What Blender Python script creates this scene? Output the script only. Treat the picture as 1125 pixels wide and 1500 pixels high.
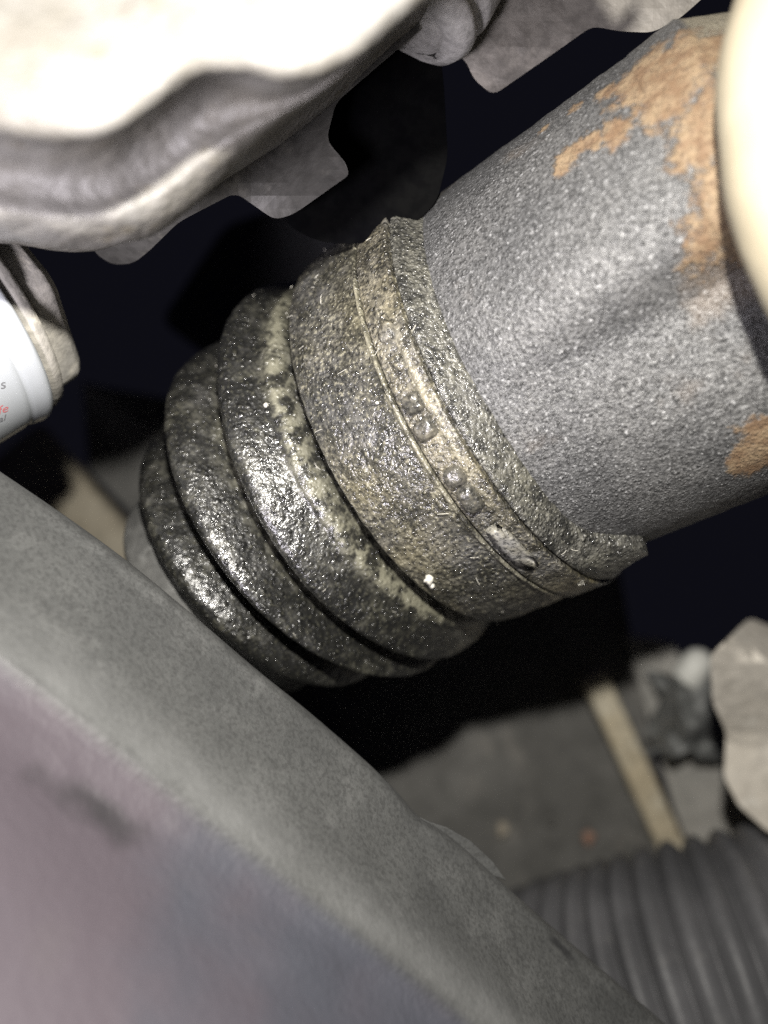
import bpy, math, random
import numpy as np
from mathutils import Vector, Matrix, noise as mn

for o in list(bpy.data.objects): bpy.data.objects.remove(o)
sc = bpy.context.scene
C = sc.collection
MM = 0.001
random.seed(5)

# ------------------------------------------------------------------ camera, world, lamps, exposure
FPX = 1133.0                                   # focal length in pixels of the 1125 x 1500 picture
cd = bpy.data.cameras.new('camera'); cam = bpy.data.objects.new('camera', cd); C.objects.link(cam)
cd.sensor_fit = 'VERTICAL'; cd.sensor_height = 36.0; cd.lens = FPX / 1500.0 * 36.0
cd.clip_start = 0.004; cd.clip_end = 20.0
cam.rotation_euler = (math.radians(90), 0, 0)  # looks along +Y, picture up = +Z
cd.dof.use_dof = True; cd.dof.focus_distance = 0.113; cd.dof.aperture_fstop = 8.0
sc.camera = cam

w = bpy.data.worlds.new('World'); sc.world = w; w.use_nodes = True
bg = w.node_tree.nodes['Background']
bg.inputs[0].default_value = (0.40, 0.40, 0.66, 1); bg.inputs[1].default_value = 0.0085

# the phone's own flash, a small lamp just above the lens
ld = bpy.data.lights.new('phone_flash', 'POINT'); ld.energy = 1.5; ld.shadow_soft_size = 0.0022
ld.color = (1.0, 0.965, 0.90)
lo = bpy.data.objects.new('phone_flash', ld); C.objects.link(lo); lo.location = (0.002, -0.002, 0.036)
# unseen fill spot added low on the left to brighten the shaded casting
ad = bpy.data.lights.new('fill_spot', 'SPOT'); ad.energy = 2.6; ad.shadow_soft_size = 0.022
ad.spot_size = math.radians(58); ad.spot_blend = 1.0; ad.color = (0.97, 0.92, 1.0)
ao = bpy.data.objects.new('fill_spot', ad); C.objects.link(ao); ao.location = (-0.072, -0.05, -0.06)
ao.rotation_euler = (Vector((-0.036, 0.09, 0.046)) - ao.location).to_track_quat('-Z', 'Y').to_euler()

sc.view_settings.view_transform = 'Standard'; sc.view_settings.look = 'None'
sc.view_settings.exposure = 0.28; sc.view_settings.gamma = 1.0; sc.view_settings.use_curve_mapping = False
sc.cycles.use_denoising = False
sc.cycles.max_bounces = 6

# ------------------------------------------------------------------ helpers
def P(px, py, d):
    """point seen at that place of the picture at depth d (mm)"""
    return Vector(((px - 562.5) / FPX * d, d, (750.0 - py) / FPX * d))

def fb(p, sc_, o=3):
    v = 0; a = 1; q = Vector(p) * sc_
    for i in range(o):
        v += a * mn.noise(q); a *= .5; q = q * 2.03 + Vector((3.1, 1.7, 5.3))
    return v

def tag(o, label=None, cat=None, group=None, kind=None):
    if label: o['label'] = label
    if cat: o['category'] = cat
    if group: o['group'] = group
    if kind: o['kind'] = kind
    return o

def mesh_obj(name, verts, faces, mat, parent=None, smooth=True, mm=True, attrs=None):
    me = bpy.data.meshes.new(name)
    k = MM if mm else 1.0
    me.from_pydata([(v[0] * k, v[1] * k, v[2] * k) for v in verts], [], faces)
    me.update()
    if smooth:
        me.polygons.foreach_set('use_smooth', [True] * len(me.polygons))
    for an, av in (attrs or {}).items():
        a = me.attributes.new(an, 'FLOAT', 'POINT'); a.data.foreach_set('value', av)
    if mat: me.materials.append(mat)
    o = bpy.data.objects.new(name, me); C.objects.link(o)
    if parent: o.parent = parent
    return o

def empty(name, loc_mm=(0, 0, 0), rot=None):
    o = bpy.data.objects.new(name, None); C.objects.link(o)
    o.empty_display_size = 0.01
    o.location = Vector(loc_mm) * MM
    if rot is not None: o.rotation_euler = rot.to_euler()
    return o

def grid_faces(nr, nc, wrap=False):
    F = []
    m = nc if wrap else nc - 1
    for j in range(nr - 1):
        for i in range(m):
            a = j * nc + i; b = j * nc + (i + 1) % nc
            F.append((a, b, b + nc, a + nc))
    return F

def catmull(pts, n):
    """n samples per span through points (any dimension)"""
    p = [np.array(q, float) for q in pts]
    p = [2 * p[0] - p[1]] + p + [2 * p[-1] - p[-2]]
    out = []
    for i in range(1, len(p) - 2):
        a, b, c, d = p[i - 1:i + 3]
        for k in range(n):
            t = k / n
            out.append(.5 * (2 * b + (c - a) * t + (2 * a - 5 * b + 4 * c - d) * t * t + (3 * b - a - 3 * c + d) * t ** 3))
    out.append(p[-2])
    return out

def resample(line, n):
    l = np.array(line); d = np.r_[0, np.cumsum(np.linalg.norm(np.diff(l, axis=0), axis=1))]
    t = np.linspace(0, d[-1], n)
    return np.stack([np.interp(t, d, l[:, k]) for k in range(l.shape[1])], 1)

def loft(rows, nu, nv):
    """rows of points -> fine smooth grid; nu samples along each row, nv per span between rows"""
    R = [resample(catmull(r, 12), nu) for r in rows]
    R = np.array(R)
    cols = catmull(list(R), nv)
    return np.array(cols)          # (nrows, nu, 3)

def interp(x, xs, ys):
    return float(np.interp(x, xs, ys))

# ---- materials
class N:
    def __init__(self, name):
        self.m = bpy.data.materials.new(name); self.m.use_nodes = True
        self.t = self.m.node_tree; self.b = self.t.nodes['Principled BSDF']
        self._co = None
    def n(self, typ, **kw):
        x = self.t.nodes.new(typ)
        for k, v in kw.items(): setattr(x, k, v)
        return x
    def L(self, a, b): self.t.links.new(a, b)
    def co(self):
        if not self._co: self._co = self.n('ShaderNodeTexCoord').outputs['Object']
        return self._co
    def set(self, sock, v):
        if hasattr(v, 'default_value') and hasattr(v, 'node'): self.L(v, sock)
        elif isinstance(v, (tuple, list)) and len(v) == 3 and sock.type == 'RGBA': sock.default_value = (*v, 1)
        else: sock.default_value = v
    def noise(self, scale, detail=3, rough=.55, dist=0, vec=None, off=None):
        x = self.n('ShaderNodeTexNoise'); x.inputs['Scale'].default_value = scale
        x.inputs['Detail'].default_value = detail; x.inputs['Roughness'].default_value = rough
        x.inputs['Distortion'].default_value = dist
        v = vec or self.co()
        if off: v = self.vmath('ADD', v, off)
        self.L(v, x.inputs['Vector'])
        return x.outputs['Fac']
    def voro(self, scale, feature='SMOOTH_F1', rand=1.0, smooth=.4, vec=None):
        x = self.n('ShaderNodeTexVoronoi'); x.feature = feature
        x.inputs['Scale'].default_value = scale; x.inputs['Randomness'].default_value = rand
        if feature == 'SMOOTH_F1': x.inputs['Smoothness'].default_value = smooth
        self.L(vec or self.co(), x.inputs['Vector'])
        return x
    def vmath(self, op, a, b=None):
        x = self.n('ShaderNodeVectorMath', operation=op)
        self.set(x.inputs[0], a)
        if b is not None: self.set(x.inputs[1], b)
        return x.outputs['Value'] if op in ('LENGTH', 'DISTANCE', 'DOT_PRODUCT') else x.outputs['Vector']
    def math(self, op, a, b=None, clamp=False):
        x = self.n('ShaderNodeMath', operation=op); x.use_clamp = clamp
        self.set(x.inputs[0], a)
        if b is not None: self.set(x.inputs[1], b)
        return x.outputs[0]
    def ramp(self, v, lo, hi, a=0.0, b=1.0, smooth=True):
        x = self.n('ShaderNodeMapRange'); x.interpolation_type = 'SMOOTHSTEP' if smooth else 'LINEAR'
        self.set(x.inputs['Value'], v)
        for i, q in (('From Min', lo), ('From Max', hi), ('To Min', a), ('To Max', b)): self.set(x.inputs[i], q)
        return x.outputs['Result']
    def mix(self, f, a, b):
        x = self.n('ShaderNodeMix', data_type='RGBA')
        self.set(x.inputs['Factor'], f); self.set(x.inputs['A'], a) if False else None
        self.set(x.inputs[6], a); self.set(x.inputs[7], b)
        return x.outputs[2]
    def bump(self, h, dist, strength=1.0, normal=None):
        x = self.n('ShaderNodeBump'); x.inputs['Distance'].default_value = dist
        x.inputs['Strength'].default_value = strength; self.L(h, x.inputs['Height'])
        if normal: self.L(normal, x.inputs['Normal'])
        return x.outputs['Normal']
    def attr(self, name):
        x = self.n('ShaderNodeAttribute'); x.attribute_name = name
        return x.outputs['Fac']
    def out(self, **kw):
        for k, v in kw.items():
            self.set(self.b.inputs[k.replace('_', ' ')], v)
        return self.m

def drops(k, scale, lo=.24, hi=.52, keep=.12, vec=None):
    """height of separate rounded beads, each cell with its own size, some cells empty"""
    v = k.voro(scale, 'F1', vec=vec)
    c = k.n('ShaderNodeSeparateColor'); k.L(v.outputs['Color'], c.inputs[0])
    rad = k.ramp(c.outputs[0], keep, 1, lo, hi, smooth=False)
    q = k.math('DIVIDE', v.outputs['Distance'], rad)
    q = k.math('SUBTRACT', 1.0, k.math('MULTIPLY', q, q), clamp=True)
    on = k.math('GREATER_THAN', c.outputs[0], keep)
    return k.math('MULTIPLY', k.math('MULTIPLY', k.math('SQRT', q), rad), on)

def wet(name, dark, dirt, dry, thr=.5, wid_=.09, glint=.2, bump=.00022, scale=1300, dust_lit=True, coat=1.0, gw=.75, dryf=.42):
    """oil-soaked rubber or steel with gritty grease on it"""
    k = N(name)
    big = k.noise(130, 3, .6)
    mid = k.noise(420, 4, .65, off=(.3, .1, .2))
    f = k.ramp(k.math('ADD', k.math('MULTIPLY', big, .55), k.math('MULTIPLY', mid, .45)), thr - wid_, thr + wid_)
    lum = sum(dirt) / 3 * .85
    dcol = k.mix(k.ramp(k.noise(65, 3, .55, off=(.8, .1, .6)), .30, .74), (lum * 1.02, lum, lum * .96), dirt)
    col = k.mix(f, dark, dcol)
    grit = k.noise(1700, 2, .6, off=(.7, .3, .9))
    col = k.mix(k.ramp(grit, .54, .72, 0, dryf), col, dry)
    col = k.mix(k.ramp(grit, .50, .36, 0, .75), col, (.010, .010, .010))
    if dust_lit:
        d = k.math('MULTIPLY', k.attr('dust_lit'), k.ramp(mid, .40, .58, .05, 1))
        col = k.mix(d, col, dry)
    h = k.math('ADD', drops(k, scale), k.math('MULTIPLY', grit, gw))
    nrm = k.bump(h, bump)
    r = k.ramp(mid, .35, .7, glint - .03, glint + .16)
    return k.out(Base_Color=col, Roughness=k.math('ADD', r, .25), Coat_Weight=coat, Coat_Roughness=r, Normal=nrm,
                 Coat_Normal=nrm, Specular_IOR_Level=.4)

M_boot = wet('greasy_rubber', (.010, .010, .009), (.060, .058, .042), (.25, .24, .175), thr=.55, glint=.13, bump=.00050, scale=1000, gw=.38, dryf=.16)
M_cuff = wet('greasy_cuff_rubber', (.026, .025, .019), (.135, .119, .068), (.39, .365, .265), thr=.52, wid_=.17, glint=.11, bump=.00046, scale=1300, gw=.5)
M_clamp = wet('oily_clamp_steel', (.04, .037, .028), (.17, .145, .080), (.38, .345, .24), thr=.50, glint=.16, bump=.00050, scale=1400)
M_tail = wet('scuffed_clamp_steel', (.17, .16, .13), (.23, .21, .16), (.30, .28, .23), thr=.5, glint=.35, bump=.00012, scale=1500, coat=.3)

M_lip = wet('greasy_lip_rubber', (.02, .02, .018), (.085, .082, .062), (.30, .29, .24), thr=.50, glint=.15, bump=.0006, scale=1400)
M_crimp = wet('oily_crimp_steel', (.05, .048, .04), (.10, .09, .065), (.20, .18, .13), thr=.5, glint=.17, bump=.00018, scale=1400)

def rough_metal(name, c1, c2, c3=None, rough=.6, scale=60, fine=900, bump=.00015, spec=.4, metal=0.0, coat=0):
    k = N(name)
    f = k.ramp(k.noise(scale, 5, .62), .36, .64)
    col = k.mix(f, c1, c2)
    if c3: col = k.mix(k.ramp(k.noise(scale * 2.7, 4, .65, off=(.3, .6, .2)), .55, .70, 0, .8), col, c3)
    g = k.noise(fine, 3, .6, off=(.2, .1, .7))
    col = k.mix(k.ramp(g, .40, .66, 0, .38), col, tuple(x * .55 for x in c1))
    h = k.math('ADD', g, k.math('MULTIPLY', k.noise(scale * 4, 3, .5), 1.5))
    return k.out(Base_Color=col, Roughness=k.ramp(k.noise(scale * 3, 3), .3, .7, rough - .1, rough + .12),
                 Normal=k.bump(h, bump), Specular_IOR_Level=spec, Metallic=metal, Coat_Weight=coat)

# ------------------------------------------------------------------ drive shaft joint (fitted to the picture)
AL, TH = math.radians(27.5), math.radians(29.9)
def adir(al, th): return Vector((math.cos(th) * math.cos(al), -math.sin(th), math.cos(th) * math.sin(al)))
C0 = Vector((8.4, 150.0, 14.9)); AX = adir(AL, TH)
E1 = (Vector((0, -1, 0)) - AX * AX.dot(Vector((0, -1, 0)))).normalized()      # towards the phone
E2 = AX.cross(E1)
RM = Matrix((AX, E1, E2)).transposed()          # local x = axis, y = towards phone, z
RMI = RM.transposed()
def loc(p): return RMI @ (Vector(p) - C0)
def hit(px, py, R):
    """axial position, angle where the sight line meets a cylinder round the joint axis"""
    o = RMI @ (-C0); d = RMI @ P(px, py, 1.0).normalized()
    A = d.y ** 2 + d.z ** 2; B = 2 * (d.y * o.y + d.z * o.z); Cc = o.y ** 2 + o.z ** 2 - R * R
    D = max(0, B * B - 4 * A * Cc); t = (-B - math.sqrt(D)) / (2 * A)
    q = o + d * t
    return q.x, math.atan2(q.z, q.y)
def cyl(s, r, ph): return Vector((s, r * math.cos(ph), r * math.sin(ph)))

axle = empty('drive_shaft_joint', C0, RM)
tag(axle, 'oily dark grey drive shaft joint with ribbed rubber boot, rust patches on its housing', 'drive shaft')

def revolve(name, prof, ds, nseg, mat, rfun, dustf=None):
    """prof: (s, r) key points -> dense surface of revolution with relief rfun(s, r, ph, p) added"""
    pr = np.array(prof, float)
    d = np.r_[0, np.cumsum(np.linalg.norm(np.diff(pr, axis=0), axis=1))]
    n = max(4, int(d[-1] / ds)); t = np.linspace(0, d[-1], n)
    S = np.interp(t, d, pr[:, 0]); R = np.interp(t, d, pr[:, 1])
    V = []; A = []
    for s, r in zip(S, R):
        for i in range(nseg):
            ph = 2 * math.pi * i / nseg
            p = cyl(s, r, ph)
            rr = r + rfun(s, r, ph, p)
            V.append(cyl(s, rr, ph)); A.append(dustf(s, ph) if dustf else 0.0)
    return mesh_obj(name, V, grid_faces(n, nseg, True), mat, axle, attrs={'dust_lit': A})

# --- housing: three-lobed can, groove between the lobes, rust where the paint has gone
s_v, ph_v = hit(900, 515, 34)
RUST = [((975, 125), 8.5), ((1010, 95), 8.5), ((950, 110), 6), ((1045, 190), 7), ((1080, 250), 7), ((905, 195), 3.8), ((870, 212), 3.0),
        ((835, 235), 3.2), ((1105, 335), 8.5), ((1050, 400), 5.5), ((1085, 410), 6), ((1110, 665), 5.5), ((1085, 678), 3), ((1125, 640), 5),
        ((890, 140), 2.5), ((845, 165), 2.0), ((800, 195), 1.6), ((1060, 420), 6), ((1100, 440), 5), ((1075, 330), 7), ((1090, 300), 6), ((1120, 390), 7)]
def housing_mat():
    k = N('worn_housing_paint')
    g = k.noise(1800, 3, .6)
    col = k.mix(k.ramp(k.noise(90, 4, .6), .35, .65), (.072, .072, .072), (.100, .099, .097))
    col = k.mix(k.ramp(g, .42, .62, 0, .75), col, (.022, .022, .022))
    col = k.mix(k.ramp(k.noise(1900, 2, .5, off=(.4, .4, .1)), .58, .74, 0, .7), col, (.30, .30, .30))
    col = k.mix(k.ramp(k.noise(55, 4, .6, off=(.9, .2, .3)), .56, .72, 0, .35), col, (.16, .115, .075))
    sx = k.n('ShaderNodeSeparateXYZ'); k.L(k.co(), sx.inputs[0])
    col = k.mix(k.ramp(sx.outputs[0], (s_end - .6) * MM, (s_end + .4) * MM, 0, .85), col, k.mix(g, (.10, .085, .06), (.30, .27, .20)))   # bare worn end
    # rust stains with ragged edges
    wob = k.noise(260, 5, .68, off=(.2, .7, .1)); fac = None
    for (px, py), rad in RUST:
        s, ph = hit(px, py, 34.2); c = cyl(s, 34.2, ph) * MM
        dd = k.vmath('DISTANCE', k.co(), tuple(c))
        q = k.ramp(dd, 0, rad * 1.5 * MM, 1, 0, smooth=False)
        fac = q if fac is None else k.math('MAXIMUM', fac, q)
    fac = k.math('ADD', fac, k.math('MULTIPLY', k.math('SUBTRACT', wob, .5), 1.15))
    fac = k.math('ADD', fac, k.math('MULTIPLY', k.math('SUBTRACT', k.noise(1300, 3, .7), .5), .45))
    core = k.ramp(fac, .44, .64, 0, .92)
    edge = k.ramp(fac, .40, .52)
    rc = k.mix(k.ramp(k.noise(420, 4, .65), .38, .62), (.130, .078, .040), (.195, .138, .080))
    rc = k.mix(k.ramp(k.noise(900, 3, .6), .5, .7, 0, .6), rc, (.09, .055, .032))
    col = k.mix(k.math('MULTIPLY', edge, .45), col, (.06, .055, .05)); col = k.mix(core, col, rc)
    h = k.math('ADD', drops(k, 1950, .25, .5, .10), k.math('MULTIPLY', g, .8))
    nrm = k.bump(k.math('ADD', h, k.math('MULTIPLY', core, .4)), .00042)
    return k.out(Base_Color=col, Roughness=k.ramp(core, 0, 1, .55, .78), Normal=nrm, Coat_Weight=k.ramp(core, 0, 1, .30, 0),
                 Coat_Roughness=.27, Coat_Normal=nrm, Metallic=k.ramp(core, 0, 1, .06, 0), Specular_IOR_Level=.5)
def housing_r(s, r, ph, p):
    d = (ph - ph_v + math.pi) % (2 * math.pi) - math.pi
    q0 = min(1, max(0, (s - 24) / 30)); dep = 6.0 * q0
    g = 0
    for q in (0, 2 * math.pi / 3, -2 * math.pi / 3):
        e = (d - q + math.pi) % (2 * math.pi) - math.pi
        wd = .17 if e * SGN > 0 else .50
        g += math.exp(-(e / wd) ** 2)
    return -dep * g + q0 * 1.0 + .10 * fb(p, .35, 3) + .05 * fb(p, 1.1, 2)
SGN = -1 if hit(900, 560, 34)[1] > ph_v else 1
s_end = hit(1012, 48, 33.5)[0]
M_housing = housing_mat()
revolve('joint_housing', [(18, 30), (20, 34.2), (26, 34.6), (40, 34.3), (62, 33.8), (s_end - 8, 33.6), (s_end - 7.6, 34.0), (s_end - .8, 34.1), (s_end + .2, 33.4),
                          (s_end + 7, 29.5), (s_end + 9, 27), (s_end + 9.4, 20), (s_end + 9.4, 16), (s_end + 30, 15.5)], .45, 620, M_housing, housing_r)

# --- large cuff of the boot
ph_low = hit(925, 815, 37)[1]
ph_h = hit(650, 800, 38.3)[1]
def cuff_r(s, r, ph, p):
    v = .16 * fb(p, .5, 3) + .10 * fb(p, 1.3, 2)
    dh = (ph - ph_h + math.pi) % (2 * math.pi) - math.pi
    v += .13 * math.sin(dh * 38.3 / 1.15 * 2 * math.pi) * math.exp(-(dh / .26) ** 4 - ((s - 8.5) / 3.2) ** 4)      # fine moulded ridges
    v += -.16 * math.exp(-((s - 6.5) / .5) ** 2) + .12 * math.exp(-((s - 3.4) / .6) ** 2)
    return v
revolve('boot_cuff', [(1.5, 31), (.2, 35), (0, 37.2), (.7, 38.1), (6, 38.4), (12, 38.3), (14.4, 38.2), (14.7, 38.7), (15.1, 38.75), (15.3, 37.6), (21.6, 37.6)],
        .38, 640, M_cuff, cuff_r, lambda s, ph: .35 * max(0, math.exp(-((s - 14.8) / .5) ** 2)))
def lip_r(s, r, ph, p):
    d = (ph - ph_low + math.pi) % (2 * math.pi) - math.pi
    return .30 * fb(p, .9, 3) + .6 * math.exp(-(d / .35) ** 2)
lipE = lambda ph: 0
V = []; A = []
prof = [(21.6, 36.2), (21.65, 37.6), (21.9, 38.1), (22.6, 37.9), (23.5, 36.9), (24.4, 35.9), (25.3, 35.0), (25.8, 34.2), (25.6, 31)]
pr = resample(prof, 40); ns = 640
for s, r in pr:
    for i in range(ns):
        ph = 2 * math.pi * i / ns
        d = (ph - ph_low + math.pi) % (2 * math.pi) - math.pi
        g = math.exp(-(d / .22) ** 2)
        s2 = 21.7 + (s - 21.7) * (1 + 1.5 * g)
        r2 = r + g * .75 * (38.3 - r) if r > 34.6 else r          # thin fin standing off between the lobes
        p = cyl(s2, r2, ph)
        V.append(cyl(s2, r2 + .13 * fb(p, .9, 3), ph)); A.append(.10)
mesh_obj('boot_lip', V, grid_faces(len(pr), ns, True), M_lip, axle, attrs={'dust_lit': A})

# --- steel clamp band with its crimped bumps and tail
ph_m = hit(655, 625, 38.5)[1]
def rib(ph): return .25 + .75 * math.exp(-(((ph - ph_m + math.pi) % (2 * math.pi) - math.pi) / .42) ** 4)
def clamp_r(s, r, ph, p): return .10 * fb(p, .7, 3) + (.18 * rib(ph)) * math.exp(-((s - 19.9) / .42) ** 4)
clamp = revolve('clamp_band', [(15.6, 37.3), (15.62, 38.62), (15.75, 38.72), (18.6, 38.68), (21.3, 38.68), (21.45, 38.6), (21.47, 37.3)],
                .32, 640, M_clamp, clamp_r, lambda s, ph: .32 * (rib(ph) - .25) if 19.3 < s < 20.5 else 0.0)
def bumpy(name, px, py, ls, lp, hgt, mat, flat=.45, n=14, parent=None, skew=0):
    """rounded raised patch on the band: ls mm along the axis, lp mm round it"""
    s0, ph0 = hit(px, py, 38.5); V = []; F = []
    rings = [(1.0, -.5), (.98, .15), (.86, .75), (flat + .12, .98), (flat * .5, 1.0)]
    m = 24
    for sc_, hh in rings:
        for i in range(m):
            a = 2 * math.pi * i / m
            ca, sa = math.cos(a), math.sin(a)
            ca = math.copysign(abs(ca) ** .62, ca); sa = math.copysign(abs(sa) ** .62, sa)
            ds, dp = ca * ls / 2 * sc_, sa * lp / 2 * sc_
            ds += skew * dp
            wob = .42 * min(1, hgt) * mn.noise(Vector((ds + px, dp + py, hh)) * .9)
            V.append(cyl(s0 + ds, 38.5 + hgt * hh + wob, ph0 + dp / 38.5))
    for j in range(len(rings) - 1):
        for i in range(m):
            F.append((j * m + i, j * m + (i + 1) % m, (j + 1) * m + (i + 1) % m, (j + 1) * m + i))
    F.append(tuple((len(rings) - 1) * m + i for i in range(m)))
    V = [loc_shift(v) for v in V]
    o = mesh_obj(name, V, F, mat, parent or clamp, attrs={'dust_lit': [0.0] * len(V)})
    return o
def loc_shift(v): return v
bumpy('crimp_bump', 568, 487, 2.8, 3.2, 1.0, M_clamp)
bumpy('crimp_bump', 584, 533, 2.4, 2.6, .8, M_clamp)
bumpy('crimp_bump', 607, 591, 3.2, 3.3, 1.35, M_crimp)
bumpy('crimp_bump', 625, 628, 3.3, 3.3, 1.4, M_crimp)
bumpy('crimp_bump', 667, 697, 3.1, 3.3, 1.35, M_crimp)
bumpy('crimp_bump', 689, 728, 3.0, 4.9, 1.5, M_crimp, skew=-.05)
bumpy('clamp_tail', 751, 803, 3.4, 11.5, .45, M_tail, flat=.9)

# --- bellows: rings swept along the bent centre line
FR = [(C0, AL, TH), (Vector((-3.0, 153.1, 8.4)), math.radians(28.8), math.radians(30.8)),
      (Vector((-12.8, 154.8, 0.5)), math.radians(37.9), math.radians(27.3)),
      (Vector((-24.9, 156.0, -9.8)), math.radians(40.4), math.radians(18.9)),
      (Vector((-40.0, 160.0, -23.0)), math.radians(41.5), math.radians(15.5)),
      (Vector((-60.0, 165.0, -41.5)), math.radians(42.0), math.radians(15.0))]
fr_keys = [(*f[0], f[1], f[2]) for f in FR]
fr_dense = np.array(catmull(fr_keys, 50))
def frame(t):
    x = min(max(t, 0), len(FR) - 1) * 50; i = min(int(x), len(fr_dense) - 2); k = x - i
    v = fr_dense[i] * (1 - k) + fr_dense[i + 1] * k
    a = adir(v[3], v[4]); e1 = (Vector((0, -1, 0)) - a * a.dot(Vector((0, -1, 0)))).normalized()
    return Vector(v[:3]), e1, a.cross(e1)
BP = [(-.10, 28), (.02, 28.5), (.11, 30.5), (.20, 34.2), (.30, 36.4), (.38, 36.7), (.44, 36.6), (.53, 37.6), (.66, 39.2), (.78, 39.9), (.88, 39.4), (.955, 37.9), (1.0, 35.4), (1.03, 31), (1.06, 27), (1.13, 25.5),
      (1.18, 28), (1.24, 31.0), (1.34, 33.6), (1.48, 35.8), (1.63, 37.5), (1.76, 38.0), (1.87, 37.4), (1.95, 35.8), (2.0, 32.8), (2.03, 28), (2.06, 24), (2.13, 22.5),
      (2.18, 24.5), (2.25, 26.6), (2.35, 28.2), (2.48, 29.5), (2.63, 30.8), (2.77, 31.2), (2.88, 30.6), (2.96, 29.0), (3.02, 26), (3.06, 22), (3.10, 20.0)]
bt = np.array(resample([(q[0] * 13, q[1]) for q in catmull(BP, 8)], 330)); ns = 600
V = []; A = []; sgl = 1 if ph_low > 0 else -1
for tt, r in bt:
    t = tt / 13; c, e1, e2 = frame(t)
    fl = math.exp(-((t - .30) / .11) ** 2) * .62 + .25 * math.exp(-((t - 1.28) / .08) ** 2)  # flanks facing the flash painted paler, together with dry dust
    for i in range(ns):
        ph = 2 * math.pi * i / ns
        n_ = e1 * math.cos(ph) + e2 * math.sin(ph); p = c + n_ * r
        low = max(0.0, math.sin(ph) * sgl); low = low * low * (3 - 2 * low)
        cut = sum(math.exp(-((t - q_) / .12) ** 2) for q_ in (.13, 1.19, 2.19)) * 7.0 * low     # grooves gape on the underside
        rr = r - cut + .28 * fb(p, .06, 2) + .13 * fb(p, .55, 3) + .07 * fb(p, 1.4, 2)
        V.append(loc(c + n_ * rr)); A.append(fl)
mesh_obj('bellows', V, grid_faces(len(bt), ns, True), M_boot, axle, attrs={'dust_lit': A})
# small end of the boot and the shaft running on into the dark
M_shaft = rough_metal('dusty_shaft_rubber', (.095, .095, .092), (.14, .139, .134), (.19, .19, .184), rough=.55, scale=90, fine=800)
V = []
sp = resample([(3.0 * 20, 18), (3.08 * 20, 22.2), (3.12 * 20, 25.2), (3.50 * 20, 24.8), (3.56 * 20, 24.0), (3.58 * 20, 15), (5 * 20, 13.5)], 60); ns = 128
for tt, r in sp:
    c, e1, e2 = frame(tt / 20)
    for i in range(ns):
        ph = 2 * math.pi * i / ns; n_ = e1 * math.cos(ph) + e2 * math.sin(ph); p = c + n_ * r
        V.append(loc(p + n_ * .12 * fb(p, .4, 2)))
mesh_obj('shaft', V, grid_faces(len(sp), ns, True), M_shaft, axle)

# lint and grit stuck in the grease
k = N('pale_lint'); M_lint = k.out(Base_Color=(.55, .53, .46), Roughness=.6)
V = []; F = []
def fibre(pts, r):
    b = len(V)
    for i, p in enumerate(pts):
        d = (pts[min(i + 1, len(pts) - 1)] - pts[max(i - 1, 0)]).normalized()
        u = d.orthogonal().normalized(); v = d.cross(u)
        for q in range(4):
            a = math.pi / 2 * q; V.append(p + (u * math.cos(a) + v * math.sin(a)) * r)
    for i in range(len(pts) - 1):
        for q in range(4):
            F.append((b + i * 4 + q, b + i * 4 + (q + 1) % 4, b + i * 4 + 4 + (q + 1) % 4, b + i * 4 + 4 + q))
rnd = random.Random(11)
for i in range(90):
    if i < 45:
        s = rnd.uniform(.5, 26); ph = rnd.uniform(-1.3, 1.3); r = 38.75
        base = cyl(s, r, ph); nn = cyl(0, 1, ph)
    else:
        j = rnd.randrange(len(bt) - 40); tt, r = bt[j]; c, e1, e2 = frame(tt / 13); ph = rnd.uniform(-1.3, 1.3)
        n_ = e1 * math.cos(ph) + e2 * math.sin(ph); base = loc(c + n_ * (r + .15)); nn = RMI @ n_
    d = Vector((rnd.gauss(0, 1), rnd.gauss(0, 1), rnd.gauss(0, 1))); d = (d - nn * d.dot(nn) * .85).normalized()
    ln = rnd.uniform(.3, 1.5); cv = Vector((rnd.gauss(0, 1), rnd.gauss(0, 1), rnd.gauss(0, 1))) * .35
    fibre([base + d * ln * t + cv * t * t * ln * .5 + nn * (.02 + .06 * math.sin(t * 3)) for t in (0, .25, .5, .75, 1)], rnd.uniform(.025, .05))
tag(mesh_obj('lint', V, F, M_lint, axle), kind='stuff')
for (px, py, rr) in ((628, 848, 1.0), (632, 857, .6), (390, 594, .45), (553, 590, .3)):
    s, ph = hit(px, py, 38.6)
    q = cyl(s, 38.7, ph); V2 = []; F2 = []
    for a in range(6):
        for b in range(8):
            th = math.pi * a / 5; f_ = 2 * math.pi * b / 8
            dv = Vector((math.sin(th) * math.cos(f_), math.cos(th), math.sin(th) * math.sin(f_)))
            V2.append(q + dv * rr * (.8 + .5 * mn.noise(dv * 2 + q)))
    mesh_obj('grit_fleck', V2, grid_faces(6, 8, True), M_lint, axle)

# ------------------------------------------------------------------ pale casting at the upper left
def casting_mat():
    k = N('pale_cast_alloy')
    f = k.noise(75, 5, .6)
    col = k.mix(k.ramp(f, .36, .66), (.115, .108, .094), (.148, .143, .133))
    col = k.mix(k.ramp(k.noise(190, 4, .65, off=(.4, .1, .2)), .56, .74, 0, .6), col, (.080, .066, .040))
    h = k.math('ADD', k.noise(230, 4, .6), k.math('MULTIPLY', k.noise(1100, 2, .5), .25))
    return k.out(Base_Color=col, Roughness=.5, Normal=k.bump(h, .0010), Specular_IOR_Level=.35)
M_cast = casting_mat()
lobe = [(-260, 170), (-60, 185), (40, 202), (95, 206), (160, 195), (230, 150), (290, 110), (345, 106), (410, 119), (480, 104), (550, 60), (640, -12), (820, -85), (950, -200)]
edge = [(-260, 320), (-60, 345), (30, 354), (90, 364), (165, 360), (235, 338), (300, 285), (350, 236), (400, 190), (450, 152), (510, 104), (580, 40), (660, -60), (740, -180)]
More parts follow.
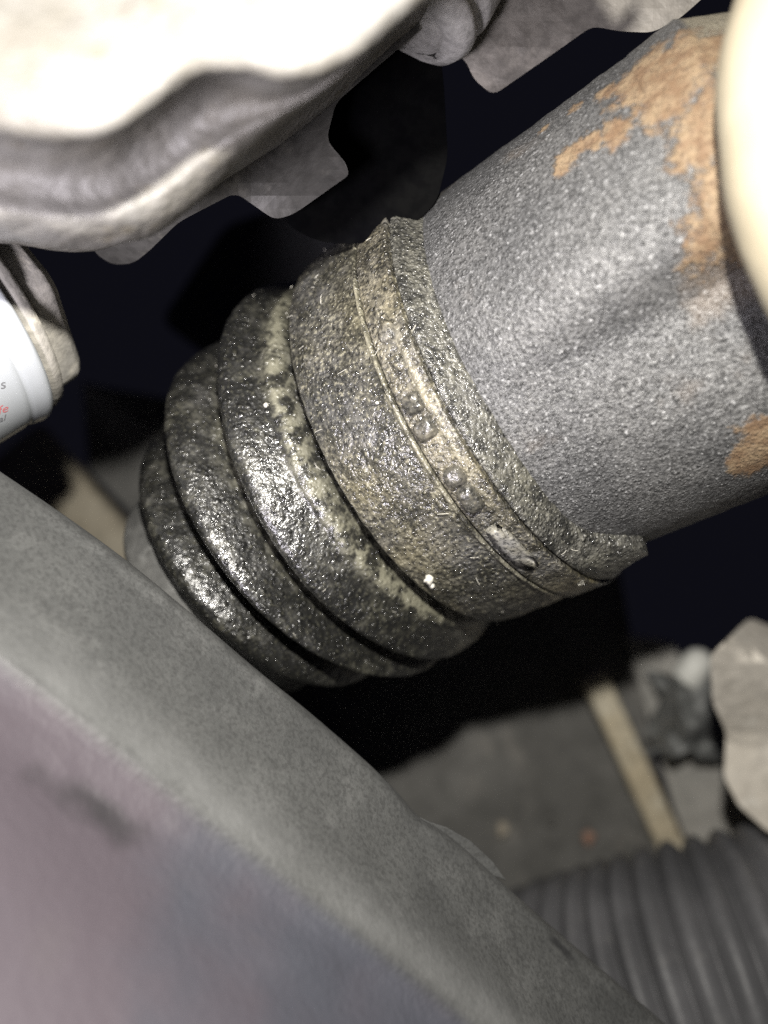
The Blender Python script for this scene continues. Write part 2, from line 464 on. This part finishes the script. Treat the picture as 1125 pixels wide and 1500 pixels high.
def row(line, d, dx=0, dy=0, tilt=0):
    out = []
    for x, y in line:
        u = (x - 250) / 100
        if tilt > 2.3: u = .5 * u if u < 0 else -.6 * u      # ledge rows bow towards the viewer at both ends
        out.append(P(x + dx, y + dy, d + tilt * u))
    return out
def blend(a, b, t): return [(x0 * (1 - t) + x1 * t, y0 * (1 - t) + y1 * t) for (x0, y0), (x1, y1) in zip(a, b)]
up = [(-260, -330), (-60, -330), (40, -330), (95, -330), (160, -330), (230, -330), (290, -330), (345, -330), (410, -330), (480, -330), (550, -330), (640, -330), (740, -330), (800, -330)]
rows = [row(up, 120, 0, 0, .4), row(up, 78, 0, 60, .4), row(blend(up, lobe, .62), 67, 0, 0, .4), row(blend(up, lobe, .85), 65, 0, 0, .4), row(lobe, 66, 0, -12, .4),
        row(lobe, 68, 0, 0, .4), row(lobe, 71.5, 0, -3, .4), row(blend(lobe, edge, .08), 78, 0, -4, 2.4), row(blend(lobe, edge, .28), 82.5, 0, 0, 2.5),
        row(blend(lobe, edge, .50), 84, 0, 0, 2.6), row(blend(lobe, edge, .72), 84, 0, 0, 2.6), row(blend(lobe, edge, .9), 87, 0, 0, 2.6),
        row(edge, 92, 0, 0, 2.6), row(edge, 101, 0, -14, 2.4), row(blend(lobe, edge, .6), 118, 0, 0, 2), row(up, 150, 0, 100, 2)]
G = loft(rows, 200, 10)
V = []
for r_ in G:
    for q in r_:
        p = Vector(q); d = p.normalized()
        V.append(p - d * (.4 * fb(p, .085, 2) + .16 * fb(p, .35, 3)) + Vector((0, 0, .2 * fb(p, .2, 2))))
cast = mesh_obj('alloy_casting', V, grid_faces(len(G), 200), M_cast)
tag(cast, 'pale blown-out alloy casting with wavy lower lip, hanging over the upper left', 'casting')

# round boss under the casting
def tube(name, pts, rads, mat, parent=None, n=48, jit=0, cap=True):
    V = []; F = []; m = len(pts)
    pts = [Vector(p) for p in pts]
    u = None
    for i, p in enumerate(pts):
        d = (pts[min(i + 1, m - 1)] - pts[max(i - 1, 0)]).normalized()
        if u is None: u = d.orthogonal().normalized()
        u = (u - d * u.dot(d)).normalized(); v = d.cross(u)
        for q in range(n):
            a = 2 * math.pi * q / n; nn = u * math.cos(a) + v * math.sin(a)
            r = rads[i] + (jit * fb(p + nn * rads[i], .25, 3) if jit else 0)
            V.append(p + nn * r)
    F = grid_faces(m, n, True)
    if cap:
        F.append(tuple(range(n - 1, -1, -1))); F.append(tuple((m - 1) * n + q for q in range(n)))
    return mesh_obj(name, V, F, mat, parent)

M_boss = rough_metal('dull_alloy', (.30, .29, .28), (.42, .41, .39), rough=.5, scale=50)
a_ = P(690, -150, 112); b_ = P(585, 52, 112); ax = (b_ - a_).normalized()
pts = []; rads = []
for s, r in [(0, 10.5), (14, 10.5), (15, 10.2), (15.3, 9.2), (17, 9.2), (17.3, 10.0), (18.5, 10.0), (20, 9.0), (20.6, 7.5), (20.6, 6), (17.5, 5.4)]:
    pts.append(a_ + ax * s); rads.append(r)
tube('boss', pts, rads, M_boss, cast, n=72)

# ------------------------------------------------------------------ thin plates
def plate(name, outline, depthf, thick, mat, parent=None, cell=2.0, bend=None, jit=.25):
    """flat-ish sheet with a traced outline, its own depth, thickness and slight unevenness"""
    import bmesh
    bm = bmesh.new()
    vs = [bm.verts.new((x, y, 0)) for x, y in outline]
    f = bm.faces.new(vs); f.normal_update()
    if f.normal.z < 0: f.normal_flip()
    xs = [v[0] for v in outline]; ys = [v[1] for v in outline]
    stp = cell / 120 * FPX
    for ax_, lo_, hi_ in ((0, min(xs), max(xs)), (1, min(ys), max(ys))):
        q = lo_ + stp
        while q < hi_:
            co = (q, 0, 0) if ax_ == 0 else (0, q, 0); no = (1, 0, 0) if ax_ == 0 else (0, 1, 0)
            bmesh.ops.bisect_plane(bm, geom=bm.verts[:] + bm.edges[:] + bm.faces[:], plane_co=co, plane_no=no)
            q += stp
    for v in bm.verts:
        x, y = v.co.x, v.co.y; d = depthf(x, y)
        v.co = P(x, y, d + jit * fb((x * .02, y * .02, 3.3), 1, 2))
    bm.normal_update()
    back = bmesh.ops.extrude_face_region(bm, geom=bm.faces[:])
    for v in [g for g in back['geom'] if isinstance(g, bmesh.types.BMVert)]:
        v.co += v.co.normalized() * thick
    bmesh.ops.recalc_face_normals(bm, faces=bm.faces[:])
    for v in bm.verts: v.co *= MM
    me = bpy.data.meshes.new(name); bm.to_mesh(me); bm.free(); me.materials.append(mat)
    o = bpy.data.objects.new(name, me); C.objects.link(o)
    if parent: o.parent = parent
    bv = o.modifiers.new('edge', 'BEVEL'); bv.width = min(thick * .3, .6) * MM; bv.segments = 2; bv.limit_method = 'ANGLE'; bv.angle_limit = math.radians(50)
    return o

def rounded(pts, r=10, n=4):
    out = []
    m = len(pts)
    for i in range(m):
        p = np.array(pts[i], float); a = np.array(pts[i - 1], float); b = np.array(pts[(i + 1) % m], float)
        la = np.linalg.norm(a - p); lb = np.linalg.norm(b - p); rr = min(r, la * .4, lb * .4)
        p0 = p + (a - p) / la * rr; p1 = p + (b - p) / lb * rr
        for k in range(n + 1):
            t = k / n; out.append(tuple((1 - t) ** 2 * p0 + 2 * t * (1 - t) * p + t * t * p1))
    return out

M_shield = rough_metal('dusty_shield_steel', (.10, .092, .08), (.17, .157, .138), (.25, .23, .20), rough=.55, scale=45, fine=500, metal=.2)
M_blocker = rough_metal('black_blocker', (.0015, .0015, .002), (.003, .003, .003), rough=1.0, scale=40, fine=400, bump=.00002, spec=0.0)  # matte black for the added shading plate
M_brkt = rough_metal('dull_bracket_steel', (.055, .053, .048), (.09, .087, .08), (.13, .124, .108), rough=.5, scale=45, fine=500, metal=.2)
pl = plate('heat_shield', rounded([(560, -120), (560, 30), (640, 60), (682, 88), (694, 116), (722, 140), (800, 86), (868, 38), (908, 46), (955, 48), (995, 28), (1060, -30), (1120, -120)], 14),
           lambda x, y: 118 - (x - 800) * .012 + (y - 40) * .02, 1.6, M_shield)
tag(pl, 'grey steel heat shield edge with angular tab above the joint housing', 'heat shield')
pl = plate('support_bracket', rounded([(60, 250), (128, 345), (140, 372), (165, 388), (195, 386), (218, 368), (262, 325), (345, 282), (402, 322), (430, 314), (512, 256), (506, 238), (478, 205), (492, 150), (620, 40), (560, 0), (300, 120)], 14),
           lambda x, y: 111.5 + 2.2 * math.sin(x * .028 + y * .012) + max(0, y - 270) ** 2 * .0009, 2.0, M_brkt)
tag(pl, 'dull grey bracket with drooping tabs tucked under the pale casting', 'bracket')

blocker = plate('shade_blocker', rounded([(400, 210), (420, 330), (466, 354), (525, 358), (596, 338), (640, 296), (656, 230), (650, 120), (640, 40), (560, 40)], 16), lambda x, y: 119, 2.5, M_blocker, pl)  # black plate added only to shade and hide the top of the cuff

# ------------------------------------------------------------------ white oil filter on the left
fa = Vector((math.cos(.50) * math.cos(.75), math.sin(.50), math.cos(.50) * math.sin(.75)))
FS = .66; fc = P(-60, 444, 186 * FS)
fe1 = (Vector((0, -1, 0)) - fa * fa.dot(Vector((0, -1, 0)))).normalized(); fe2 = fa.cross(fe1)
FM = Matrix((fa, fe1, fe2)).transposed()
filt = empty('oil_filter', fc - fa * 80 * FS, FM)
tag(filt, 'white painted oil filter canister poking in at the left edge', 'oil filter')
k = N('white_enamel')
col = k.mix(k.ramp(k.noise(60, 4, .6), .5, .75, 0, .5), (.40, .42, .44), (.33, .345, .35))
col = k.mix(k.ramp(k.noise(300, 4, .7, off=(.2, .2, .1)), .66, .74, 0, .7), col, (.22, .20, .17))
M_white = k.out(Base_Color=col, Roughness=.32, Specular_IOR_Level=.5, Coat_Weight=.3)
M_fgrey = rough_metal('dusty_filter_base', (.24, .23, .21), (.36, .34, .30), (.45, .42, .36), rough=.7, scale=90, fine=700)
def frev(name, prof, mat, n=120, hexa=False, dense=.8):
    pr = resample(prof, max(8, int(sum(math.dist(prof[i], prof[i + 1]) for i in range(len(prof) - 1)) / dense)))
    V = []
    for s, r in pr:
        for i in range(n):
            a = 2 * math.pi * i / n
            rr = r
            if hexa:
                q = (a + .35) % (math.pi / 3) - math.pi / 6; rr = min(r, r * .90 / math.cos(q))
            p = Vector((80 + s, rr * math.cos(a), rr * math.sin(a))) * FS
            V.append(p)
    return mesh_obj(name, V, grid_faces(len(pr), n, True), mat, filt)
RF = 32.8
frev('canister', [(-80, 3), (-80, 24), (-77, 30), (-72, RF - .8), (-5.4, RF - .8), (-4.9, RF - 1.4), (-4.5, RF - .8), (-1.6, RF - .1), (-.5, RF + .1), (.6, RF - .3), (1.0, RF - 1.8)], M_white)
frev('gasket_plate', [(.8, 20), (.8, RF - 2.2), (2.6, RF - 1.2), (4.8, RF - 1.9), (5.6, RF - 4), (5.6, 12)], M_fgrey)
frev('mount_nut', [(5.4, 10), (5.4, RF - 4.5), (6.2, RF - 3.8), (11.5, RF - 4.2), (13.5, RF - 6.5), (14, 5)], M_fgrey, hexa=True)
def flabel(name, txt, px, py, size, mat, ang=0.0):
    """printed word wrapped round the canister, ending at that sight line"""
    cu = bpy.data.curves.new('print', 'FONT'); cu.body = txt; cu.size = size; cu.align_x = 'RIGHT'; cu.resolution_u = 3
    t = bpy.data.objects.new('print', cu); C.objects.link(t)
    bpy.context.view_layer.update()
    me = bpy.data.meshes.new_from_object(t.evaluated_get(bpy.context.evaluated_depsgraph_get()))
    bpy.data.objects.remove(t)
    FI = FM.transposed(); o = FI @ (-(fc - fa * 80 * FS)); d = FI @ P(px, py, 1.0).normalized(); R = (RF - .8) * FS; me.transform(Matrix.Scale(FS, 4))
    A = d.y ** 2 + d.z ** 2; B = 2 * (d.y * o.y + d.z * o.z); Cc = o.y ** 2 + o.z ** 2 - R * R
    q = o + d * ((-B - math.sqrt(max(0, B * B - 4 * A * Cc))) / (2 * A))
    s0, p0 = q.x, math.atan2(q.z, q.y)
    ca, sa = math.cos(ang), math.sin(ang)
    for v in me.vertices:
        x, y = v.co.x * ca - v.co.y * sa, v.co.x * sa + v.co.y * ca
        v.co = Vector((s0 + x, (R + .06) * math.cos(p0 + SG2 * y / R), (R + .06) * math.sin(p0 + SG2 * y / R))) * MM
    me.materials.append(mat)
    ob = bpy.data.objects.new(name, me); C.objects.link(ob); ob.parent = filt
    return ob
SG2 = 1.0 if fe2.z > 0 else -1.0
k = N('black_print'); M_bk = k.out(Base_Color=(.16, .16, .17), Roughness=.5)
k = N('red_print'); M_rd = k.out(Base_Color=(.55, .16, .17), Roughness=.5)
flabel('printed_text', 'ions', 9, 568, 3.6, M_bk, -.35)
flabel('printed_text', 'fe', 12, 602, 3.6, M_rd, -.35)
flabel('printed_text', 'al', 8, 615, 3.0, M_bk, -.35)

# ------------------------------------------------------------------ pale pipe close to the lens, upper right
k = N('cream_pipe_plastic')
col = k.mix(k.ramp(k.noise(60, 3), .35, .65), (.26, .228, .165), (.30, .268, .20))
M_cream = k.out(Base_Color=col, Roughness=.5, Normal=k.bump(k.noise(500, 3), .0001))
path = catmull([P(1320, -420, 87), P(1222, -150, 84.5), P(1147, 60, 81.5), P(1145, 205, 79.5), P(1184, 360, 78.5), P(1320, 600, 78)], 14)
pp = tube('pale_pipe', path, [6.0] * len(path), M_cream, n=48, jit=.15)
tag(pp, 'cream coloured pipe, badly out of focus, at the upper right edge', 'pipe')

# ------------------------------------------------------------------ big frame rail, lower left
def rail_mat():
    k = N('dusty_black_paint')
    d = k.noise(38, 5, .62)
    col = k.mix(k.ramp(d, .36, .66), (.058, .059, .058), (.080, .081, .079))
    col = k.mix(k.ramp(k.noise(120, 5, .68, off=(.3, .2, .1)), .50, .68, 0, .5), col, (.118, .119, .116))
    col = k.mix(k.ramp(k.noise(1500, 3, .65), .42, .66, 0, .42), col, (.022, .022, .022))
    col = k.mix(k.ramp(k.noise(300, 5, .75, off=(.9, .1, .4)), .60, .74, 0, .2), col, (.14, .14, .136))
    f = k.attr('face')
    face = k.mix(k.ramp(k.noise(22, 4, .55, off=(.6, .2, .8)), .38, .62), (.058, .060, .074), (.074, .062, .073))
    face = k.mix(k.ramp(k.noise(85, 4, .6, off=(.1, .9, .3)), .58, .75, 0, .35), face, (.078, .068, .073))
    col = k.mix(f, col, face)
    col = k.mix(k.math('MULTIPLY', k.attr('wear'), k.ramp(k.noise(60, 5, .65, off=(.5, .5, .5)), .25, .75, .25, .8)), col, (.155, .156, .154))
    col = k.mix(k.attr('stain_shade'), col, (.02, .02, .021))
    h = k.math('ADD', k.noise(900, 3, .6), k.noise(220, 3, .5))
    return k.out(Base_Color=col, Roughness=k.ramp(f, 0, 1, .55, .62), Normal=k.bump(h, .00015), Specular_IOR_Level=.4)
M_rail = rail_mat()
xs = [-260, -120, 0, 100, 190, 280, 370, 455, 540, 580, 612, 640, 670, 720, 780, 880, 980, 1120, 1260]
ys = [520, 612, 692, 760, 826, 900, 977, 1046, 1120, 1160, 1196, 1213, 1235, 1280, 1334, 1420, 1506, 1630, 1760]
e0 = list(zip(xs, ys))
def dep(x, a, b): return a + (b - a) * (x + 260) / 1500
nrm = np.array([-.64, .77])
def rrow(off, da, db, dx=0):
    return [P(x + nrm[0] * off * (1 + .0 * x), y + nrm[1] * off, dep(x, da, db)) for x, y in e0]
def wid(x): return interp(x, [-260, 0, 400, 800, 1260], [.90, .98, .98, .86, .72])
rail_fit = np.polyfit(xs, ys, 2)
def rrow2(off, da, db):
    kk = min(1, max(0, off - 40) / 110)            # the kink of the edge dies out across the face
    return [P(x + nrm[0] * off * wid(x), y * (1 - kk) + float(np.polyval(rail_fit, x)) * kk + nrm[1] * off * wid(x), dep(x, da, db)) for x, y in e0]
rows = [rrow2(60, 180, 212), rrow2(8, 140, 169), rrow2(2, 113, 143), rrow2(-1, 106, 135), rrow2(3, 102, 130), rrow2(30, 99, 127), rrow2(90, 93, 121), rrow2(150, 87, 114), rrow2(190, 83, 110.5), rrow2(212, 81.3, 109),
        rrow2(226, 80.7, 108.4), rrow2(244, 80, 107.6), rrow2(280, 78, 105), rrow2(350, 73.3, 98.5), rrow2(500, 63, 86), rrow2(760, 52, 73), rrow2(1100, 44, 62), rrow2(1300, 80, 100), rrow2(1300, 160, 190)]
NU = 420
G = loft(rows, NU, 12)
V = []; face = []; stain_shade = []; wear = []
nr = len(G)
for j, r_ in enumerate(G):
    for q in r_:
        p = Vector(q); d = p.normalized()
        px = p.x / p.y * FPX + 562.5; py = 750 - p.z / p.y * FPX
        h = .25 * fb(p, .04, 2) + .06 * fb(p, .25, 2)
        t = j / 12.0
        # pressed dents and bosses of the near face
        h += 1.2 * math.exp(-(((px - 440) / 75) ** 2 + ((py - 1405) / 38) ** 2))
        u1 = (px - 130) * .87 + (py - 1180) * .49; v1 = -(px - 130) * .49 + (py - 1180) * .87
        wv = 14 * fb((px * .012, py * .012, 0), 1, 2)
        hole = math.exp(-((u1 / 135) ** 4 + ((v1 + wv) / 34) ** 2))
        h -= .7 * hole
        V.append(p - d * h)
        f0 = max(0, min(1, (t - 8.6) / 2.6)); face.append(f0 * f0 * (3 - 2 * f0))
        st = .75 * max(0, min(1, (hole - .35 + .5 * fb(p, .12, 3)) * 1.6)) * (1 if t > 9 else 0)  # shading of the dent put into the colour, mixed with dirt
        u2 = (px - 822) * .70 + (py - 1388) * .71; v2 = -(px - 822) * .71 + (py - 1388) * .70
        st = max(st, .85 * math.exp(-((u2 / 24) ** 4 + ((v2 + 2 * mn.noise(p * .8)) / 5) ** 4)))
        stain_shade.append(st); wear.append(math.exp(-((t - 8.0) / 1.1) ** 2) + .8 * math.exp(-((t - 3.5) / .4) ** 2))
rail = mesh_obj('frame_rail', V, grid_faces(nr, NU), M_rail, attrs={'face': face, 'stain_shade': stain_shade, 'wear': wear})
tag(rail, 'wide dusty black frame rail with mauve grey near face across the lower left', 'frame rail')
# folded lip on the rail edge
k_ = [(606, 1192), (628, 1203), (655, 1212), (690, 1232), (722, 1262), (742, 1290), (725, 1284), (690, 1256), (655, 1236), (622, 1218)]
lipo = plate('folded_lip', k_, lambda x, y: dep(x, 104, 132.5), 2.0, M_rail, rail, cell=3, jit=.1)

# ------------------------------------------------------------------ background, lower right
M_panel = rough_metal('dirty_floor_panel', (.135, .132, .123), (.195, .19, .178), (.26, .247, .225), rough=.7, scale=22, fine=160, bump=.0005)
pn = plate('undertray_panel', [(330, 820), (905, 820), (985, 1270), (1000, 1500), (520, 1560), (330, 1300)], lambda x, y: 285 - (y - 1100) * .04, 4, M_panel, cell=8)
tag(pn, 'dark grey dirty undertray panel, out of focus below the boot', 'panel')
M_tan = rough_metal('tan_dusty_seam', (.70, .60, .42), (.80, .73, .57), (.52, .44, .30), rough=.75, scale=60, fine=250, bump=.0006)
def bar(name, pts, wd, dp, mat, parent=None):
    """beam with rounded rectangular section along points"""
    pts = [Vector(p) for p in pts]; V = []; m = len(pts); sec = []
    for q in range(24):
        a = 2 * math.pi * q / 24; ca, sa = math.cos(a), math.sin(a)
        sec.append((math.copysign(abs(ca) ** .45, ca) * wd / 2, math.copysign(abs(sa) ** .45, sa) * dp / 2))
    for i, p in enumerate(pts):
        d = (pts[min(i + 1, m - 1)] - pts[max(i - 1, 0)]).normalized()
        n_ = Vector((0, 1, 0)); n_ = (n_ - d * n_.dot(d)).normalized(); s_ = d.cross(n_)
        for x, y in sec:
            q = p + s_ * x + n_ * y; V.append(q + (s_ + n_) * .25 * fb(q, .12, 3))
    F = grid_faces(m, 24, True); F.append(tuple(range(23, -1, -1))); F.append(tuple((m - 1) * 24 + q for q in range(24)))
    return mesh_obj(name, V, F, mat, parent)
ln = [P(866 + (1005 - 866) * t, 985 + (1290 - 985) * t, 276) for t in np.linspace(0, 1, 20)]
b = bar('seam_strip', ln, 9.5, 9.5, M_tan)
tag(b, 'tan dusty seam strip running down beside the dark undertray panel', 'strip')
M_gp = rough_metal('grey_sill', (.42, .41, .38), (.52, .50, .46), rough=.6, scale=30, fine=200, bump=.0004)
pn = plate('sill_plate', [(915, 930), (985, 940), (1062, 1090), (1130, 1210), (1150, 1330), (1040, 1330), (985, 1180)], lambda x, y: 280 - (x - 1000) * .12, 3, M_gp, cell=6)
tag(pn, 'plain grey sill plate right of the tan strip', 'plate')

# pale bent tab
M_tab = rough_metal('beige_tab_steel', (.66, .61, .53), (.76, .71, .63), (.80, .77, .70), rough=.6, scale=40, fine=300, bump=.0003)
def tabd(x, y):
    d = 196
    if y < 1082: d -= (1082 - y) * .16
    if y < 955 + (x - 1090) * .35: d += (955 + (x - 1090) * .35 - y) * .6
    return d
pn = plate('bent_tab', rounded([(1098, 905), (1230, 960), (1260, 1270), (1125, 1218), (1082, 1180), (1060, 1138), (1064, 1072), (1044, 1030), (1040, 960)], 10), tabd, 2.2, M_tab, cell=2.2)
tag(pn, 'beige bent steel tab at the right edge above the corrugated hose', 'tab')
# pale fixing and crumpled foil beside it
k = N('milky_plastic'); M_milk = k.out(Base_Color=(.78, .78, .73), Roughness=.45)
cc = P(1024, 975, 250)
kn = tube('fixing_cap', [cc + Vector((-4, 3, -6)) + Vector((.55, -.1, .83)) * s for s in (0, 1, 5, 8, 10.5, 12, 12.6)], [4.2, 4.9, 5.0, 4.8, 4.0, 2.4, .6], M_milk, n=40, jit=.3)
tag(kn, 'small pale plastic cap beside the beige tab', 'cap')
M_foil = rough_metal('crumpled_wrap', (.20, .205, .20), (.30, .305, .30), (.38, .39, .38), rough=.5, scale=60, fine=300, bump=.0004, metal=.1)
fo = [[P(x + 30 * fb((x * .02, y * .02, 1), 1, 2), y + 24 * fb((x * .02, y * .02, 7), 1, 2), 250 + 9 * fb((x * .03, y * .03, 4), 1, 3) + 26 * (abs(x - 1015) / 70) ** 2) for x in range(955, 1090, 10)] for y in range(985, 1112, 10)]
G = loft(fo, 60, 4)
ob = mesh_obj('crumpled_sheath', [Vector(q) for r_ in G for q in r_], grid_faces(len(G), 60), M_foil, smooth=False)
sm = ob.modifiers.new('thick', 'SOLIDIFY'); sm.thickness = .0012
tag(ob, 'crumpled dark grey wrapping tucked between sill plate and beige tab', 'wrapping')

# corrugated hose
k = N('grey_hose_plastic')
col = k.mix(k.ramp(k.noise(35, 4, .6), .35, .65), (.092, .092, .097), (.142, .141, .148))
col = k.mix(k.ramp(k.noise(150, 4, .65), .58, .74, 0, .4), col, (.19, .185, .18))
M_hose = k.out(Base_Color=col, Roughness=.5, Normal=k.bump(k.noise(500, 3), .0002))
hp = resample(catmull([P(700, 1560, 226), P(830, 1502, 215), P(960, 1468, 206), P(1080, 1442, 200), P(1200, 1425, 197), P(1340, 1415, 196)], 20), 620)
seg = np.r_[0, np.cumsum(np.linalg.norm(np.diff(hp, axis=0), axis=1))]
pit = 6.0
rads = []
for s in seg:
    q = (s % pit) / pit
    rads.append(33.0 + 3.4 * math.sin(math.pi * q) ** 1.0)
hose = tube('corrugated_hose', [Vector(p) for p in hp], rads, M_hose, n=120, jit=.1)
tag(hose, 'grey corrugated plastic hose in the lower right corner', 'hose')

# grit on the panel
M_peb = rough_metal('pale_grit', (.45, .40, .32), (.6, .55, .45), rough=.7)
M_pebr = rough_metal('reddish_grit', (.45, .27, .20), (.55, .36, .28), rough=.7)
for nm, px, py, r, mt, lab in (('pebble', 736, 1216, 2.6, M_peb, 'pale round crumb on the dark panel, leftmost of three'), ('pebble', 806, 1203, 2.3, M_panel, 'dull grey crumb on the dark panel, middle of three'),
                          ('pebble', 862, 1226, 2.7, M_pebr, 'reddish crumb on the dark panel, nearest the tan strip')):
    q = P(px, py, 285 - (py - 1100) * .04 - 1.2); V2 = []
    for a in range(9):
        for b_ in range(12):
            th = math.pi * a / 8; f_ = 2 * math.pi * b_ / 12
            dv = Vector((math.sin(th) * math.cos(f_), math.cos(th), math.sin(th) * math.sin(f_)))
            V2.append(q + dv * r * (.9 + .5 * mn.noise(dv * 1.3 + q)))
    tag(mesh_obj(nm, V2, grid_faces(9, 12, True), mt), lab, 'pebble', 'crumbs on the panel')

# ------------------------------------------------------------------ background, left
M_beige = rough_metal('beige_bar', (.42, .37, .28), (.52, .47, .37), rough=.7, scale=30, fine=200, bump=.0004)
ln = [P(30 + (330 - 30) * t, 655 + (1000 - 655) * t, 300) for t in np.linspace(0, 1, 16)]
b = bar('beige_rail', ln, 24, 14, M_beige)
tag(b, 'blurred beige rail in the gap between frame rail and boot', 'rail')
M_gbl = rough_metal('grey_block', (.17, .168, .16), (.22, .215, .205), rough=.7, scale=25, fine=200, bump=.0004)
pn = plate('grey_block', [(120, 560), (330, 600), (420, 820), (300, 900), (200, 760), (130, 690)], lambda x, y: 316, 18, M_gbl, cell=8)
tag(pn, 'blurred grey block behind the boot, above the beige rail', 'block')
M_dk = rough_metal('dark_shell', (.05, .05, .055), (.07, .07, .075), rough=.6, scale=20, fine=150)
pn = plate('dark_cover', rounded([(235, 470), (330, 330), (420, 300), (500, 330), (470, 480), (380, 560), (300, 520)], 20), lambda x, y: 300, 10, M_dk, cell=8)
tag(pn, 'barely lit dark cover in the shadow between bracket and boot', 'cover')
